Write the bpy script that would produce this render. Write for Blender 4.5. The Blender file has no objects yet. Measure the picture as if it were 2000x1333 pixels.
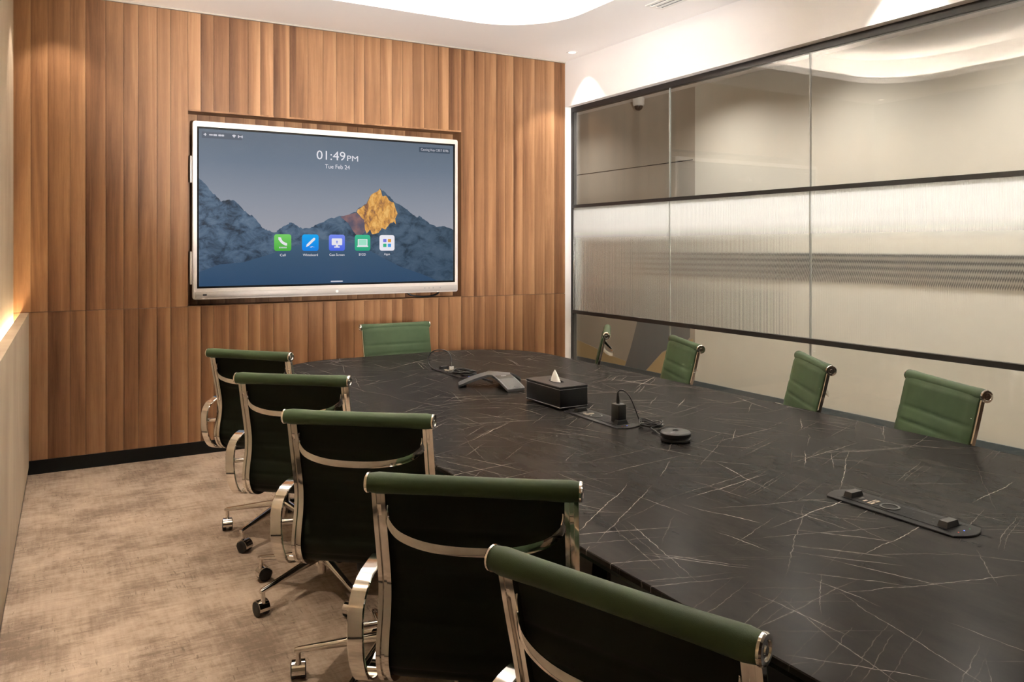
import bpy, bmesh, math, random
from mathutils import Vector, Matrix
from mathutils.geometry import tessellate_polygon
PI = math.pi
random.seed(7)
sc = bpy.context.scene
C = sc.collection

# ------------------------------------------------------------------ camera
cam_d = bpy.data.cameras.new('camera'); cam = bpy.data.objects.new('camera', cam_d); C.objects.link(cam)
cam.location = (0, 0, 1.4)
cam.rotation_euler = (PI/2, 0, -math.radians(30.1))
cam_d.sensor_width = 36; cam_d.lens = 36*1564/2000
cam_d.shift_y = -(666.5-480)/2000
cam_d.clip_start = 0.02
sc.camera = cam
# ------------------------------------------------------------------ world, exposure
w = bpy.data.worlds.new('world'); sc.world = w; w.use_nodes = True
w.node_tree.nodes['Background'].inputs[0].default_value = (0.05, 0.045, 0.04, 1)
w.node_tree.nodes['Background'].inputs[1].default_value = 0.3
sc.view_settings.view_transform = 'Standard'; sc.view_settings.look = 'None'
sc.cycles.sample_clamp_indirect = 80.0
sc.view_settings.exposure = 0.0; sc.view_settings.gamma = 1.0; sc.view_settings.use_curve_mapping = False
WARM = (1.0, 0.80, 0.60)
NEUT = (1.0, 0.93, 0.86)
P_COVE = 19.0        # emission of the hidden cove strip
P_WASH = 60.0       # wall washing downlights
P_LEFT = 125.0
P_TABLE = 24.0      # downlights over the gangways and table
P_CORR = 98.0       # corridor downlights
P_FILL = 2600.0     # added unseen uplighter behind the camera, standing in for bounced flash
P_LEDGE = 95.0      # ledge strip

# ------------------------------------------------------------------ materials
M = {}
def nt(name):
    m = bpy.data.materials.new(name); m.use_nodes = True
    t = m.node_tree; b = t.nodes['Principled BSDF']; M[name] = m
    return m, t, b
def N(t, typ, **kw):
    n = t.nodes.new(typ)
    for k, v in kw.items():
        if k in n.inputs: n.inputs[k].default_value = v
        else: setattr(n, k, v)
    return n
def simple(name, col, rough=.5, metal=0., **kw):
    m, t, b = nt(name)
    b.inputs['Base Color'].default_value = (*col, 1); b.inputs['Roughness'].default_value = rough
    b.inputs['Metallic'].default_value = metal
    for k, v in kw.items(): b.inputs[k].default_value = v
    return m
def emit(name, col, s=1.):
    m = bpy.data.materials.new(name); m.use_nodes = True; t = m.node_tree; t.nodes.clear()
    e = N(t, 'ShaderNodeEmission', Strength=s); e.inputs[0].default_value = (*col, 1)
    o = N(t, 'ShaderNodeOutputMaterial'); t.links.new(e.outputs[0], o.inputs[0]); M[name] = m
    return m
def ramp(t, fac, stops):
    r = N(t, 'ShaderNodeValToRGB'); el = r.color_ramp.elements
    while len(el) < len(stops): el.new(.5)
    for e, (p, c) in zip(el, stops):
        e.position = p; e.color = (*c, 1) if len(c) == 3 else c
    t.links.new(fac, r.inputs[0]); return r
def mapping(t, src, scale=(1,1,1), rot=(0,0,0), loc=(0,0,0)):
    mp = N(t, 'ShaderNodeMapping'); mp.inputs['Scale'].default_value = scale
    mp.inputs['Rotation'].default_value = rot; mp.inputs['Location'].default_value = loc
    t.links.new(src, mp.inputs[0]); return mp.outputs[0]
def math_(t, op, a, b=None, clamp=False):
    n = N(t, 'ShaderNodeMath', operation=op); n.use_clamp = clamp
    for i, v in enumerate((a, b)):
        if v is None: continue
        if isinstance(v, (int, float)): n.inputs[i].default_value = v
        else: t.links.new(v, n.inputs[i])
    return n.outputs[0]
def mixc(t, fac, a, b, mode='MIX'):
    n = N(t, 'ShaderNodeMix', data_type='RGBA', blend_type=mode)
    for s, v in ((0, fac), (6, a), (7, b)):
        if isinstance(v, (int, float)): n.inputs[s].default_value = v
        elif isinstance(v, tuple): n.inputs[s].default_value = (*v, 1)
        else: t.links.new(v, n.inputs[s])
    return n.outputs[2]
def bump(t, b, h, strength=.2, dist=.01):
    n = N(t, 'ShaderNodeBump', Strength=strength, Distance=dist); t.links.new(h, n.inputs['Height'])
    t.links.new(n.outputs[0], b.inputs['Normal'])

def wood():
    m, t, b = nt('walnut')
    pos = N(t, 'ShaderNodeNewGeometry').outputs['Position']; oi = N(t, 'ShaderNodeObjectInfo')
    off = N(t, 'ShaderNodeVectorMath', operation='MULTIPLY_ADD')
    cmb = N(t, 'ShaderNodeCombineXYZ')
    for i, k in enumerate((37., 11., 53.)):
        t.links.new(math_(t, 'MULTIPLY', oi.outputs['Random'], k), cmb.inputs[i])
    off.inputs[1].default_value = (1, 1, 1)
    t.links.new(pos, off.inputs[0]); t.links.new(cmb.outputs[0], off.inputs[2])
    v = off.outputs[0]
    n1 = N(t, 'ShaderNodeTexNoise', Scale=1., Detail=4., Roughness=.6, Distortion=.6); t.links.new(mapping(t, v, (11, 11, .55)), n1.inputs['Vector'])
    n2 = N(t, 'ShaderNodeTexNoise', Scale=1., Detail=6., Roughness=.7); t.links.new(mapping(t, v, (160, 160, 3.2)), n2.inputs['Vector'])
    n3 = N(t, 'ShaderNodeTexNoise', Scale=1., Detail=2.); t.links.new(mapping(t, v, (420, 420, 30)), n3.inputs['Vector'])
    f = math_(t, 'ADD', math_(t, 'MULTIPLY', n1.outputs[0], .95), math_(t, 'MULTIPLY', n2.outputs[0], .24))
    f = math_(t, 'ADD', f, math_(t, 'MULTIPLY', n3.outputs[0], .10))
    gx = N(t, 'ShaderNodeSeparateXYZ'); t.links.new(N(t, 'ShaderNodeTexCoord').outputs['Generated'], gx.inputs[0])
    f = math_(t, 'ADD', f, math_(t, 'MULTIPLY', math_(t, 'SUBTRACT', gx.outputs[0], .5), .27))     # veneer leaf runs dark to pale across its width
    f = math_(t, 'ADD', f, math_(t, 'MULTIPLY', oi.outputs['Random'], .21))
    f = math_(t, 'SUBTRACT', f, .055)
    r = ramp(t, f, [(.36, (.085, .036, .016)), (.56, (.165, .078, .036)), (.74, (.240, .122, .058)), (.95, (.35, .190, .095))])
    t.links.new(r.outputs[0], b.inputs['Base Color']); b.inputs['Roughness'].default_value = .45; b.inputs['Specular IOR Level'].default_value = .22
    bump(t, b, n2.outputs[0], .06, .002)
    return m
wood()
def plaster(name, c1, c2, rough=.85, sc_=2.5):
    m, t, b = nt(name)
    pos = N(t, 'ShaderNodeNewGeometry').outputs['Position']
    n = N(t, 'ShaderNodeTexNoise', Scale=sc_, Detail=6., Roughness=.6); t.links.new(mapping(t, pos, (1, 1, .5)), n.inputs['Vector'])
    r = ramp(t, n.outputs[0], [(.3, c1), (.7, c2)]); t.links.new(r.outputs[0], b.inputs['Base Color'])
    b.inputs['Roughness'].default_value = rough
    n2 = N(t, 'ShaderNodeTexNoise', Scale=60., Detail=3.); t.links.new(pos, n2.inputs['Vector']); bump(t, b, n2.outputs[0], .05, .003)
plaster('plaster_left', (.32, .25, .175), (.43, .35, .26))
plaster('white_wall', (.77, .75, .73), (.79, .77, .75), .8, 1.)
plaster('ceiling_white', (.86, .85, .84), (.88, .87, .86), .85, 1.)
plaster('corridor_cream', (.70, .68, .60), (.74, .72, .645), .55, .8)
plaster('corridor_taupe', (.40, .355, .295), (.45, .405, .345), .6, 1.5)
simple('mural_slate', (.17, .18, .185), .7); simple('mural_tan', (.52, .39, .21), .7)
simple('base_grey', (.09, .12, .135), .5)
def carpet():
    m, t, b = nt('carpet')
    pos = N(t, 'ShaderNodeNewGeometry').outputs['Position']
    big = N(t, 'ShaderNodeTexNoise', Scale=2.6, Detail=7., Roughness=.72); t.links.new(pos, big.inputs['Vector'])
    sx = N(t, 'ShaderNodeTexNoise', Scale=1., Detail=5., Roughness=.7); t.links.new(mapping(t, pos, (5, 60, 1)), sx.inputs['Vector'])
    sy = N(t, 'ShaderNodeTexNoise', Scale=1., Detail=5., Roughness=.7); t.links.new(mapping(t, pos, (60, 5, 1)), sy.inputs['Vector'])
    f = math_(t, 'ADD', math_(t, 'MULTIPLY', big.outputs[0], 1.0), math_(t, 'MULTIPLY', sx.outputs[0], .34))
    f = math_(t, 'ADD', f, math_(t, 'MULTIPLY', sy.outputs[0], .24))
    r = ramp(t, f, [(.64, (.195, .140, .100)), (.74, (.295, .220, .162)), (.82, (.39, .30, .226)), (.96, (.49, .385, .30))])
    # dark cross-hatched flecks
    fx = N(t, 'ShaderNodeTexNoise', Scale=1., Detail=2., Roughness=.6); t.links.new(mapping(t, pos, (14, 110, 1), loc=(3, 7, 0)), fx.inputs['Vector'])
    fy = N(t, 'ShaderNodeTexNoise', Scale=1., Detail=2., Roughness=.6); t.links.new(mapping(t, pos, (110, 14, 1), loc=(9, 1, 0)), fy.inputs['Vector'])
    mk = N(t, 'ShaderNodeTexNoise', Scale=3.2, Detail=3.); t.links.new(mapping(t, pos, (1, 1, 1), loc=(5, 5, 0)), mk.inputs['Vector'])
    fl = math_(t, 'MAXIMUM', fx.outputs[0], fy.outputs[0])
    fl = math_(t, 'ADD', fl, math_(t, 'MULTIPLY', mk.outputs[0], .5))
    k = ramp(t, fl, [(.91, (0, 0, 0)), (.98, (1, 1, 1))])
    col = mixc(t, math_(t, 'MULTIPLY', k.outputs[0], .55), r.outputs[0], (.10, .07, .05))
    t.links.new(col, b.inputs['Base Color']); b.inputs['Roughness'].default_value = .95
    fz = N(t, 'ShaderNodeTexNoise', Scale=420., Detail=2.); t.links.new(pos, fz.inputs['Vector'])
    bump(t, b, math_(t, 'ADD', fz.outputs[0], f), .35, .006)
carpet()
def marble():
    m, t, b = nt('black_marble')
    pos = N(t, 'ShaderNodeNewGeometry').outputs['Position']
    dn = N(t, 'ShaderNodeTexNoise', Scale=7., Detail=4., Roughness=.65); t.links.new(pos, dn.inputs['Vector'])
    dv = N(t, 'ShaderNodeVectorMath', operation='MULTIPLY_ADD')
    sub = N(t, 'ShaderNodeVectorMath', operation='SUBTRACT'); sub.inputs[1].default_value = (.5, .5, .5)
    t.links.new(dn.outputs['Color'], sub.inputs[0]); t.links.new(sub.outputs[0], dv.inputs[0])
    dv.inputs[1].default_value = (.03, .03, 0); t.links.new(pos, dv.inputs[2])
    tot = None
    layers = [(18, 1.8, 300, .9935, 1.), (-35, 1.6, 310, .9935, 1.), (70, 2.6, 300, .9925, 1.), (105, 2.2, 320, .993, .9), (-8, 1.9, 280, .9935, 1.), (50, 3.4, 330, .991, .9), (140, 4.0, 330, .990, .85), (85, 3.6, 340, .988, .75), (-20, 2.6, 420, .978, .35), (30, 3.2, 420, .978, .3)]
    for i, (a, sx, sy, th, amp) in enumerate(layers):
        mp = mapping(t, dv.outputs[0], (1, 1, 0), (0, 0, math.radians(a)), (i*3.1, i*1.7, 0))
        mp2 = mapping(t, mp, (sx, sy, 0))
        vo = N(t, 'ShaderNodeTexVoronoi', voronoi_dimensions='2D', feature='F1', Scale=1., Randomness=1.); t.links.new(mp2, vo.inputs['Vector'])
        # only some cells carry a vein; ellipse in stretched space = tapering dash
        s = N(t, 'ShaderNodeSeparateColor'); t.links.new(vo.outputs['Color'], s.inputs[0])
        keep = math_(t, 'GREATER_THAN', s.outputs[0], th)
        d = N(t, 'ShaderNodeMapRange'); d.inputs[1].default_value = .42; d.inputs[2].default_value = .18; d.clamp = True
        t.links.new(vo.outputs['Distance'], d.inputs[0])
        v = math_(t, 'MULTIPLY', math_(t, 'MULTIPLY', d.outputs[0], keep), math_(t, 'MULTIPLY', math_(t, 'ADD', s.outputs[1], .12), amp))
        tot = v if tot is None else math_(t, 'MAXIMUM', tot, v)
    cl = N(t, 'ShaderNodeTexNoise', Scale=5., Detail=6., Roughness=.7); t.links.new(mapping(t, pos, (3.5, 1, 1), (0, 0, .5)), cl.inputs['Vector'])
    base = ramp(t, cl.outputs[0], [(.3, (.015, .0132, .0120)), (.75, (.031, .0275, .0245))])
    br = N(t, 'ShaderNodeTexNoise', Scale=55., Detail=3.); t.links.new(pos, br.inputs['Vector'])
    fac = math_(t, 'MULTIPLY', tot, ramp(t, br.outputs[0], [(.32, (.25, .25, .25)), (.62, (1, 1, 1))]).outputs[0], True)
    col = mixc(t, fac, base.outputs[0], (.46, .42, .37))
    # matte laminate: diffuse body under a weak satin sheen
    df = N(t, 'ShaderNodeBsdfDiffuse'); t.links.new(col, df.inputs[0])
    gl = N(t, 'ShaderNodeBsdfGlossy', Roughness=.24); gl.inputs[0].default_value = (1, 1, 1, 1)
    lw = N(t, 'ShaderNodeLayerWeight', Blend=.5)
    mx = N(t, 'ShaderNodeMixShader'); t.links.new(math_(t, 'ADD', math_(t, 'MULTIPLY', math_(t, 'POWER', lw.outputs['Facing'], 3.), .115), .010), mx.inputs[0])
    t.links.new(df.outputs[0], mx.inputs[1]); t.links.new(gl.outputs[0], mx.inputs[2])
    out = [n for n in t.nodes if n.type == 'OUTPUT_MATERIAL'][0]; t.links.new(mx.outputs[0], out.inputs[0]); t.nodes.remove(b)
marble()
def leather():
    m, t, b = nt('green_leather')
    pos = N(t, 'ShaderNodeTexCoord').outputs['Object']
    n = N(t, 'ShaderNodeTexNoise', Scale=18., Detail=3.); t.links.new(pos, n.inputs['Vector'])
    r = ramp(t, n.outputs[0], [(.3, (.042, .070, .033)), (.7, (.050, .081, .039))]); t.links.new(r.outputs[0], b.inputs['Base Color'])
    b.inputs['Roughness'].default_value = .52; b.inputs['Specular IOR Level'].default_value = .22
    v = N(t, 'ShaderNodeTexVoronoi', Scale=700.); t.links.new(pos, v.inputs['Vector']); bump(t, b, v.outputs['Distance'], .12, .001)
leather()
def chrome():
    m, t, b = nt('chrome')
    b.inputs['Base Color'].default_value = (.78, .75, .71, 1); b.inputs['Metallic'].default_value = 1; b.inputs['Roughness'].default_value = .07
    pos = N(t, 'ShaderNodeTexCoord').outputs['Object']
    n = N(t, 'ShaderNodeTexNoise', Scale=40.); t.links.new(pos, n.inputs['Vector']); bump(t, b, n.outputs[0], .02, .002)
chrome()
simple('leather_reverse', (.007, .010, .005), .6, **{'Specular IOR Level': .15}); simple('black_plastic', (.012, .012, .012), .4); simple('black_rubber', (.010, .010, .010), .6)
simple('black_frame', (.022, .020, .019), .45, .3); simple('black_edge', (.006, .006, .006), .4, **{'Specular IOR Level': .2})
simple('table_dark', (.012, .011, .010), .5)
simple('silver_bezel', (.62, .575, .535), .4, .35); simple('grey_bezel', (.44, .41, .385), .45, .35)
simple('black_glass', (.008, .008, .008), .15); simple('phone_grey', (.055, .055, .058), .45, .1)
simple('phone_face', (.05, .048, .045), .22); simple('grommet', (.016, .016, .016), .5, **{'Specular IOR Level': .15}); simple('grommet_inner', (.010, .010, .010), .55, **{'Specular IOR Level': .15})
simple('ring_grey', (.075, .075, .072), .4); simple('beige_port', (.55, .46, .36), .5); simple('faux_leather', (.010, .010, .011), .42, **{'Specular IOR Level': .3})
simple('stitch', (.33, .33, .33), .6); simple('tissue', (.86, .84, .81), .9); simple('white_plastic', (.75, .73, .70), .45)
simple('niche_dark', (.075, .038, .022), .6); simple('silicone', (.30, .31, .29), .5); simple('cable_black', (.012, .012, .012), .35)
simple('bolt', (.30, .28, .25), .25, 1.); simple('logo_grey', (.32, .31, .30), .4)
emit('lamp_face', (1, .93, .82), 9.); emit('cove_strip', (1, .88, .74), P_COVE*14); emit('ledge_strip', (1, .74, .42), P_LEDGE)
emit('led_blue', (.10, .16, 1.), 3.); emit('led_red', (1, .12, .08), .6); emit('led_green', (.1, .6, .25), .3)

def glass(name, tint, gl=1., rough=0.):
    m = bpy.data.materials.new(name); m.use_nodes = True; t = m.node_tree; t.nodes.clear()
    tr = N(t, 'ShaderNodeBsdfTransparent'); tr.inputs[0].default_value = (*tint, 1)
    g = N(t, 'ShaderNodeBsdfGlossy', Roughness=rough); g.inputs[0].default_value = (1, 1, 1, 1)
    lw = N(t, 'ShaderNodeLayerWeight', Blend=.5)
    fr = math_(t, 'ADD', math_(t, 'MULTIPLY', math_(t, 'POWER', lw.outputs['Facing'], 5.), .955), .045)      # Schlick, the same from both sides
    mx = N(t, 'ShaderNodeMixShader'); o = N(t, 'ShaderNodeOutputMaterial')
    t.links.new(math_(t, 'MULTIPLY', fr, gl, True), mx.inputs[0])
    t.links.new(tr.outputs[0], mx.inputs[1]); t.links.new(g.outputs[0], mx.inputs[2]); t.links.new(mx.outputs[0], o.inputs[0])
    M[name] = m
glass('tinted_glass', (.84, .84, .825), 1.0); glass('clear_glass', (.95, .96, .94), .9)
def reeded():
    m = bpy.data.materials.new('reeded_glass'); m.use_nodes = True; t = m.node_tree; t.nodes.clear()
    g = N(t, 'ShaderNodeBsdfGlass', Roughness=.06, IOR=1.45); g.inputs[0].default_value = (.97, .98, .96, 1)
    tl = N(t, 'ShaderNodeBsdfTranslucent'); tl.inputs[0].default_value = (.93, .96, .98, 1)
    mx = N(t, 'ShaderNodeMixShader')
    # mixes in more translucent white towards the top of the reeded panes
    sp = N(t, 'ShaderNodeSeparateXYZ'); t.links.new(N(t, 'ShaderNodeNewGeometry').outputs['Position'], sp.inputs[0])
    mr = N(t, 'ShaderNodeMapRange', interpolation_type='SMOOTHSTEP'); mr.inputs[1].default_value = 1.41; mr.inputs[2].default_value = 1.56; mr.inputs[3].default_value = .05; mr.inputs[4].default_value = .6
    t.links.new(sp.outputs[2], mr.inputs[0]); t.links.new(mr.outputs[0], mx.inputs[0])
    o = N(t, 'ShaderNodeOutputMaterial')
    t.links.new(g.outputs[0], mx.inputs[1]); t.links.new(tl.outputs[0], mx.inputs[2]); t.links.new(mx.outputs[0], o.inputs[0])
    M['reeded_glass'] = m
reeded()

# ------------------------------------------------------------------ mesh helpers
def obj(name, bm, mat, parent=None, smooth=None, mesh=None):
    if mesh is None:
        bmesh.ops.recalc_face_normals(bm, faces=bm.faces)
        if smooth:
            thr = math.radians(smooth)
            for f in bm.faces: f.smooth = True
            for e in bm.edges:
                if len(e.link_faces) == 2 and e.calc_face_angle(0) > thr: e.smooth = False
        mesh = bpy.data.meshes.new(name); bm.to_mesh(mesh); bm.free()
        mesh.materials.append(M[mat])
    o = bpy.data.objects.new(name, mesh); C.objects.link(o)
    if parent is not None: o.parent = parent
    return o
def tag(o, label, cat, group=None):
    o['label'] = label; o['category'] = cat
    if group: o['group'] = group
    return o
def struct(o, label=None):
    o['kind'] = 'structure'
    if label: o['label'] = label
    return o
def empty(name, loc=(0, 0, 0), rz=0):
    o = bpy.data.objects.new(name, None); C.objects.link(o); o.location = loc; o.rotation_euler = (0, 0, rz); o.empty_display_size = .1
    return o
def bx(bm, x0, x1, y0, y1, z0, z1, bev=0, seg=2):
    r = bmesh.ops.create_cube(bm, size=1)
    vs = r['verts']
    bmesh.ops.scale(bm, vec=(x1-x0, y1-y0, z1-z0), verts=vs)
    bmesh.ops.translate(bm, vec=((x0+x1)/2, (y0+y1)/2, (z0+z1)/2), verts=vs)
    if bev:
        es = list({e for v in vs for e in v.link_edges})
        bmesh.ops.bevel(bm, geom=es, offset=bev, segments=seg, affect='EDGES', profile=.5)
    return bm
def box(*a, **k): return bx(bmesh.new(), *a, **k)
def cyl(bm, p0, p1, r0, r1=None, n=20, cap=True):
    p0, p1 = Vector(p0), Vector(p1); r1 = r0 if r1 is None else r1; d = p1-p0
    r = bmesh.ops.create_cone(bm, segments=n, radius1=r0, radius2=r1, depth=d.length, cap_ends=cap)
    mt = Matrix.Translation((p0+p1)/2) @ d.to_track_quat('Z', 'Y').to_matrix().to_4x4()
    bmesh.ops.transform(bm, matrix=mt, verts=r['verts']); return bm
def lathe(bm, prof, n=32, mt=None):
    rings = []
    for r, z in prof:
        rings.append([bm.verts.new((max(r, 1e-4)*math.cos(2*PI*i/n), max(r, 1e-4)*math.sin(2*PI*i/n), z)) for i in range(n)])
    for a, b in zip(rings, rings[1:]):
        for i in range(n): bm.faces.new((a[i], a[(i+1) % n], b[(i+1) % n], b[i]))
    for rg in (rings[0], rings[-1]): bm.faces.new(rg)
    if mt is not None: bmesh.ops.transform(bm, matrix=mt, verts=[v for rg in rings for v in rg])
    return bm
def catmull(pts, n=6, closed=False):
    pts = [Vector(p) for p in pts]; out = []; L = len(pts)
    rng = range(L if closed else L-1)
    for i in rng:
        g = (lambda k: pts[k % L]) if closed else (lambda k: pts[min(max(k, 0), L-1)])
        p0, p1, p2, p3 = g(i-1), g(i), g(i+1), g(i+2)
        for j in range(n):
            t = j/n
            out.append(.5*((2*p1)+(-p0+p2)*t+(2*p0-5*p1+4*p2-p3)*t*t+(-p0+3*p1-3*p2+p3)*t**3))
    if not closed: out.append(pts[-1])
    return out
def tube(bm, pts, r, n=8):
    pts = [Vector(p) for p in pts]; rings = []; nrm = None
    for i, p in enumerate(pts):
        d = (pts[min(i+1, len(pts)-1)]-pts[max(i-1, 0)]).normalized()
        if nrm is None:
            nrm = d.orthogonal().normalized()
        nrm = (nrm-d*nrm.dot(d)).normalized(); bn = d.cross(nrm)
        rr = r(i/(len(pts)-1)) if callable(r) else r
        rings.append([bm.verts.new(p+rr*(math.cos(2*PI*k/n)*nrm+math.sin(2*PI*k/n)*bn)) for k in range(n)])
    for a, b in zip(rings, rings[1:]):
        for k in range(n): bm.faces.new((a[k], a[(k+1) % n], b[(k+1) % n], b[k]))
    bm.faces.new(rings[0]); bm.faces.new(rings[-1]); return bm
def sweep_yz(bm, path, section, x0=0, closed=False):
    """sweep a closed section (dx, dn) along a path in the y-z plane"""
    L = len(path); rings = []
    for i, (y, z) in enumerate(path):
        if closed: a, b = path[(i-1) % L], path[(i+1) % L]
        else: a, b = path[max(i-1, 0)], path[min(i+1, L-1)]
        ty, tz = b[0]-a[0], b[1]-a[1]; l = math.hypot(ty, tz); ny, nz = -tz/l, ty/l
        s = section(i/(L-1)) if callable(section) else section
        rings.append([bm.verts.new((x0+dx, y+dn*ny, z+dn*nz)) for dx, dn in s])
    n = len(rings[0])
    pr = list(zip(rings, rings[1:]))+([(rings[-1], rings[0])] if closed else [])
    for a, b in pr:
        for k in range(n): bm.faces.new((a[k], a[(k+1) % n], b[(k+1) % n], b[k]))
    if not closed: bm.faces.new(rings[0]); bm.faces.new(rings[-1])
    return bm
def rrect(cx, cy, hx, hy, r, n=10):
    out = []
    for sx, sy, a0 in ((1, 1, 0), (-1, 1, PI/2), (-1, -1, PI), (1, -1, 1.5*PI)):
        for k in range(n+1):
            a = a0+PI/2*k/n; out.append((cx+sx*(hx-r)+r*math.cos(a), cy+sy*(hy-r)+r*math.sin(a)))
    return out
def prism(bm, poly, z0, z1):
    a = [bm.verts.new((x, y, z0)) for x, y in poly]; b = [bm.verts.new((x, y, z1)) for x, y in poly]
    n = len(poly)
    for i in range(n): bm.faces.new((a[i], a[(i+1) % n], b[(i+1) % n], b[i]))
    bm.faces.new(a[::-1]); bm.faces.new(b); return bm
def holed(bm, outer, inner, z0, z1):
    """slab with a hole"""
    pts = [Vector((x, y, 0)) for x, y in outer]; hol = [Vector((x, y, 0)) for x, y in inner]
    tris = tessellate_polygon([pts, hol]); allp = pts+hol
    lo = [bm.verts.new((p.x, p.y, z0)) for p in allp]; hi = [bm.verts.new((p.x, p.y, z1)) for p in allp]
    for t in tris:
        bm.faces.new([lo[i] for i in t]); bm.faces.new([hi[i] for i in t])
    no = len(pts)
    for base, n in ((0, no), (no, len(hol))):
        for i in range(n):
            a, b = base+i, base+(i+1) % n
            bm.faces.new((lo[a], lo[b], hi[b], hi[a]))
    return bm
def loft(bm, loops):
    rs = [[bm.verts.new(p) for p in l] for l in loops]; n = len(rs[0])
    for a, b in zip(rs, rs[1:]):
        for k in range(n): bm.faces.new((a[k], a[(k+1) % n], b[(k+1) % n], b[k]))
    bm.faces.new(rs[0]); bm.faces.new(rs[-1]); return bm

# ------------------------------------------------------------------ room shell
YB, XR, HC = 5.70, 3.83, 2.97
def lx(y, off=0): return -.10-(YB-y)*.0192+off      # left ledge face (the left wall is a touch out of square)
struct(obj('floor', box(-.9, 3.95, -2.3, 5.9, -.05, 0), 'carpet'), 'beige distressed pattern carpet across the meeting room floor')
# left wall, ledge, baseboard
def slab_left(bm, o0, o1, z0, z1, y0=-2.3, y1=5.695):
    poly = [(lx(y0, o0), y0), (lx(y1, o0), y1), (lx(y1, o1), y1), (lx(y0, o1), y0)]
    return prism(bm, poly, z0, z1)
struct(obj('wall_left', slab_left(bmesh.new(), -.08, -.3, 0, 3.3, y1=5.9), 'plaster_left'), 'beige plaster wall on the left above the lit ledge')
bm = bmesh.new(); slab_left(bm, 0, -.045, .05, .99); slab_left(bm, -.045, -.08, .05, .93)
struct(obj('trim_1', bm, 'plaster_left'), 'beige plaster half-height ledge along the left wall')
struct(obj('baseboard_left', slab_left(bmesh.new(), -.006, -.08, 0, .05), 'black_edge'), 'thin black baseboard under the left ledge')
led = obj('led_strip', slab_left(bmesh.new(), -.055, -.075, .93, .938), 'ledge_strip')
tag(led, 'warm strip light hidden in the slot behind the left plaster ledge', 'light')
# front wall behind the camera and closing wall
struct(obj('wall_front', box(-.9, 3.95, -2.4, -2.3, 0, 3.3), 'niche_dark'), 'plain dark brown wall behind the camera')
# back wall core with television niche
NX0, NX1, NZ0, NZ1 = .808, 2.839, .995, 2.30
bm = bmesh.new()
bx(bm, -.5, XR, 5.865, 5.95, 0, 3.3)
bx(bm, -.5, NX0-.014, 5.714, 5.865, 0, 3.3); bx(bm, NX1+.014, XR, 5.714, 5.865, 0, 3.3)
bx(bm, NX0-.014, NX1+.014, 5.714, 5.865, 0, NZ0-.014); bx(bm, NX0-.014, NX1+.014, 5.714, 5.865, NZ1+.014, 3.3)
wb = struct(obj('wall_back', bm, 'niche_dark'), 'walnut plank feature wall with the recessed screen niche')
struct(obj('baseboard_back', box(-.3, XR, 5.695, 5.714, 0, .085), 'black_edge'), 'black baseboard under the walnut wall')
unit = bpy.data.meshes.new('plank'); ub = bmesh.new(); bmesh.ops.create_cube(ub, size=1); ub.to_mesh(unit); ub.free(); unit.materials.append(M['walnut'])
def plank(x0, x1, z0, z1, yf, th=.012, g=.0018):
    o = obj('plank', None, None, wb, mesh=unit)
    o.location = ((x0+x1)/2, yf+th/2, (z0+z1)/2); o.scale = (x1-x0-g, th, z1-z0); return o
xs = [-.19]
def fill(a, b):
    global xs
    c = a
    k = max(1, round((b-a)/.101)); ws = [random.uniform(.75, 1.3) for _ in range(k)]; s = sum(ws)
    for q in ws: c += q/s*(b-a); xs.append(c)
fill(-.19, .808); fill(.808, 2.839); fill(2.839, XR)
TOPZ = 2.958
for a, b in zip(xs, xs[1:]):
    yj = YB+random.uniform(0, .0012)
    plank(a, b, .085, .9905, yj)
    mid = (a+b)/2
    if NX0 < mid < NX1:
        plank(a, b, NZ1, TOPZ, yj)
        plank(a, b, NZ0, NZ1, 5.853)
    else:
        plank(a, b, .9935, TOPZ, yj)
for nm, args in (('niche_reveal', (NX0-.013, NX0, 5.7005, 5.853, NZ0-.0005, NZ1)), ('niche_reveal', (NX1, NX1+.013, 5.7005, 5.853, NZ0-.0005, NZ1)),
                 ('niche_reveal', (NX0, NX1, 5.7005, 5.853, NZ1, NZ1+.012)), ('niche_reveal', (NX0, NX1, 5.7005, 5.853, NZ0-.004, NZ0))):
    obj(nm, box(*args), 'walnut', wb)
# ceiling with cove
outer = [(-.9, -2.4), (3.95, -2.4), (3.95, 5.95), (-.9, 5.95)]
CX0, CX1, CY0, CY1 = .57, 3.13, 1.3, 5.0
cc = ((CX0+CX1)/2, (CY0+CY1)/2, (CX1-CX0)/2, (CY1-CY0)/2)
inner = rrect(*cc, .55, 14)
bm = bmesh.new(); holed(bm, outer, inner, HC, HC+.03)
lip = rrect(cc[0], cc[1], cc[2]+.022, cc[3]+.022, .572, 14)
holed(bm, lip, inner, HC+.03, HC+.058)
struct(obj('ceiling', bm, 'ceiling_white'), 'white ceiling with a rounded recessed cove')
bm = bmesh.new(); bx(bm, -.9, 3.95, -2.4, 5.95, 3.24, 3.30)
big = rrect(cc[0], cc[1], cc[2]+.20, cc[3]+.20, .75, 14); bigo = rrect(cc[0], cc[1], cc[2]+.24, cc[3]+.24, .79, 14)
holed(bm, bigo, big, HC+.03, 3.24)
struct(obj('ceiling_cove', bm, 'ceiling_white'), 'raised white cove ceiling above the table')
s0 = rrect(cc[0], cc[1], cc[2]+.09, cc[3]+.09, .64, 14); s1 = rrect(cc[0], cc[1], cc[2]+.105, cc[3]+.105, .655, 14)
tag(obj('cove_light', holed(bmesh.new(), s1, s0, HC+.031, HC+.037), 'cove_strip'), 'warm strip light hidden around the ceiling cove', 'light')
simple('trim_beige', (.40, .35, .29), .6)
struct(obj('trim_2', box(-.3, XR, 5.692, 5.714, 2.960, HC), 'trim_beige'), 'thin white shadow trim between walnut wall and ceiling')

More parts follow.
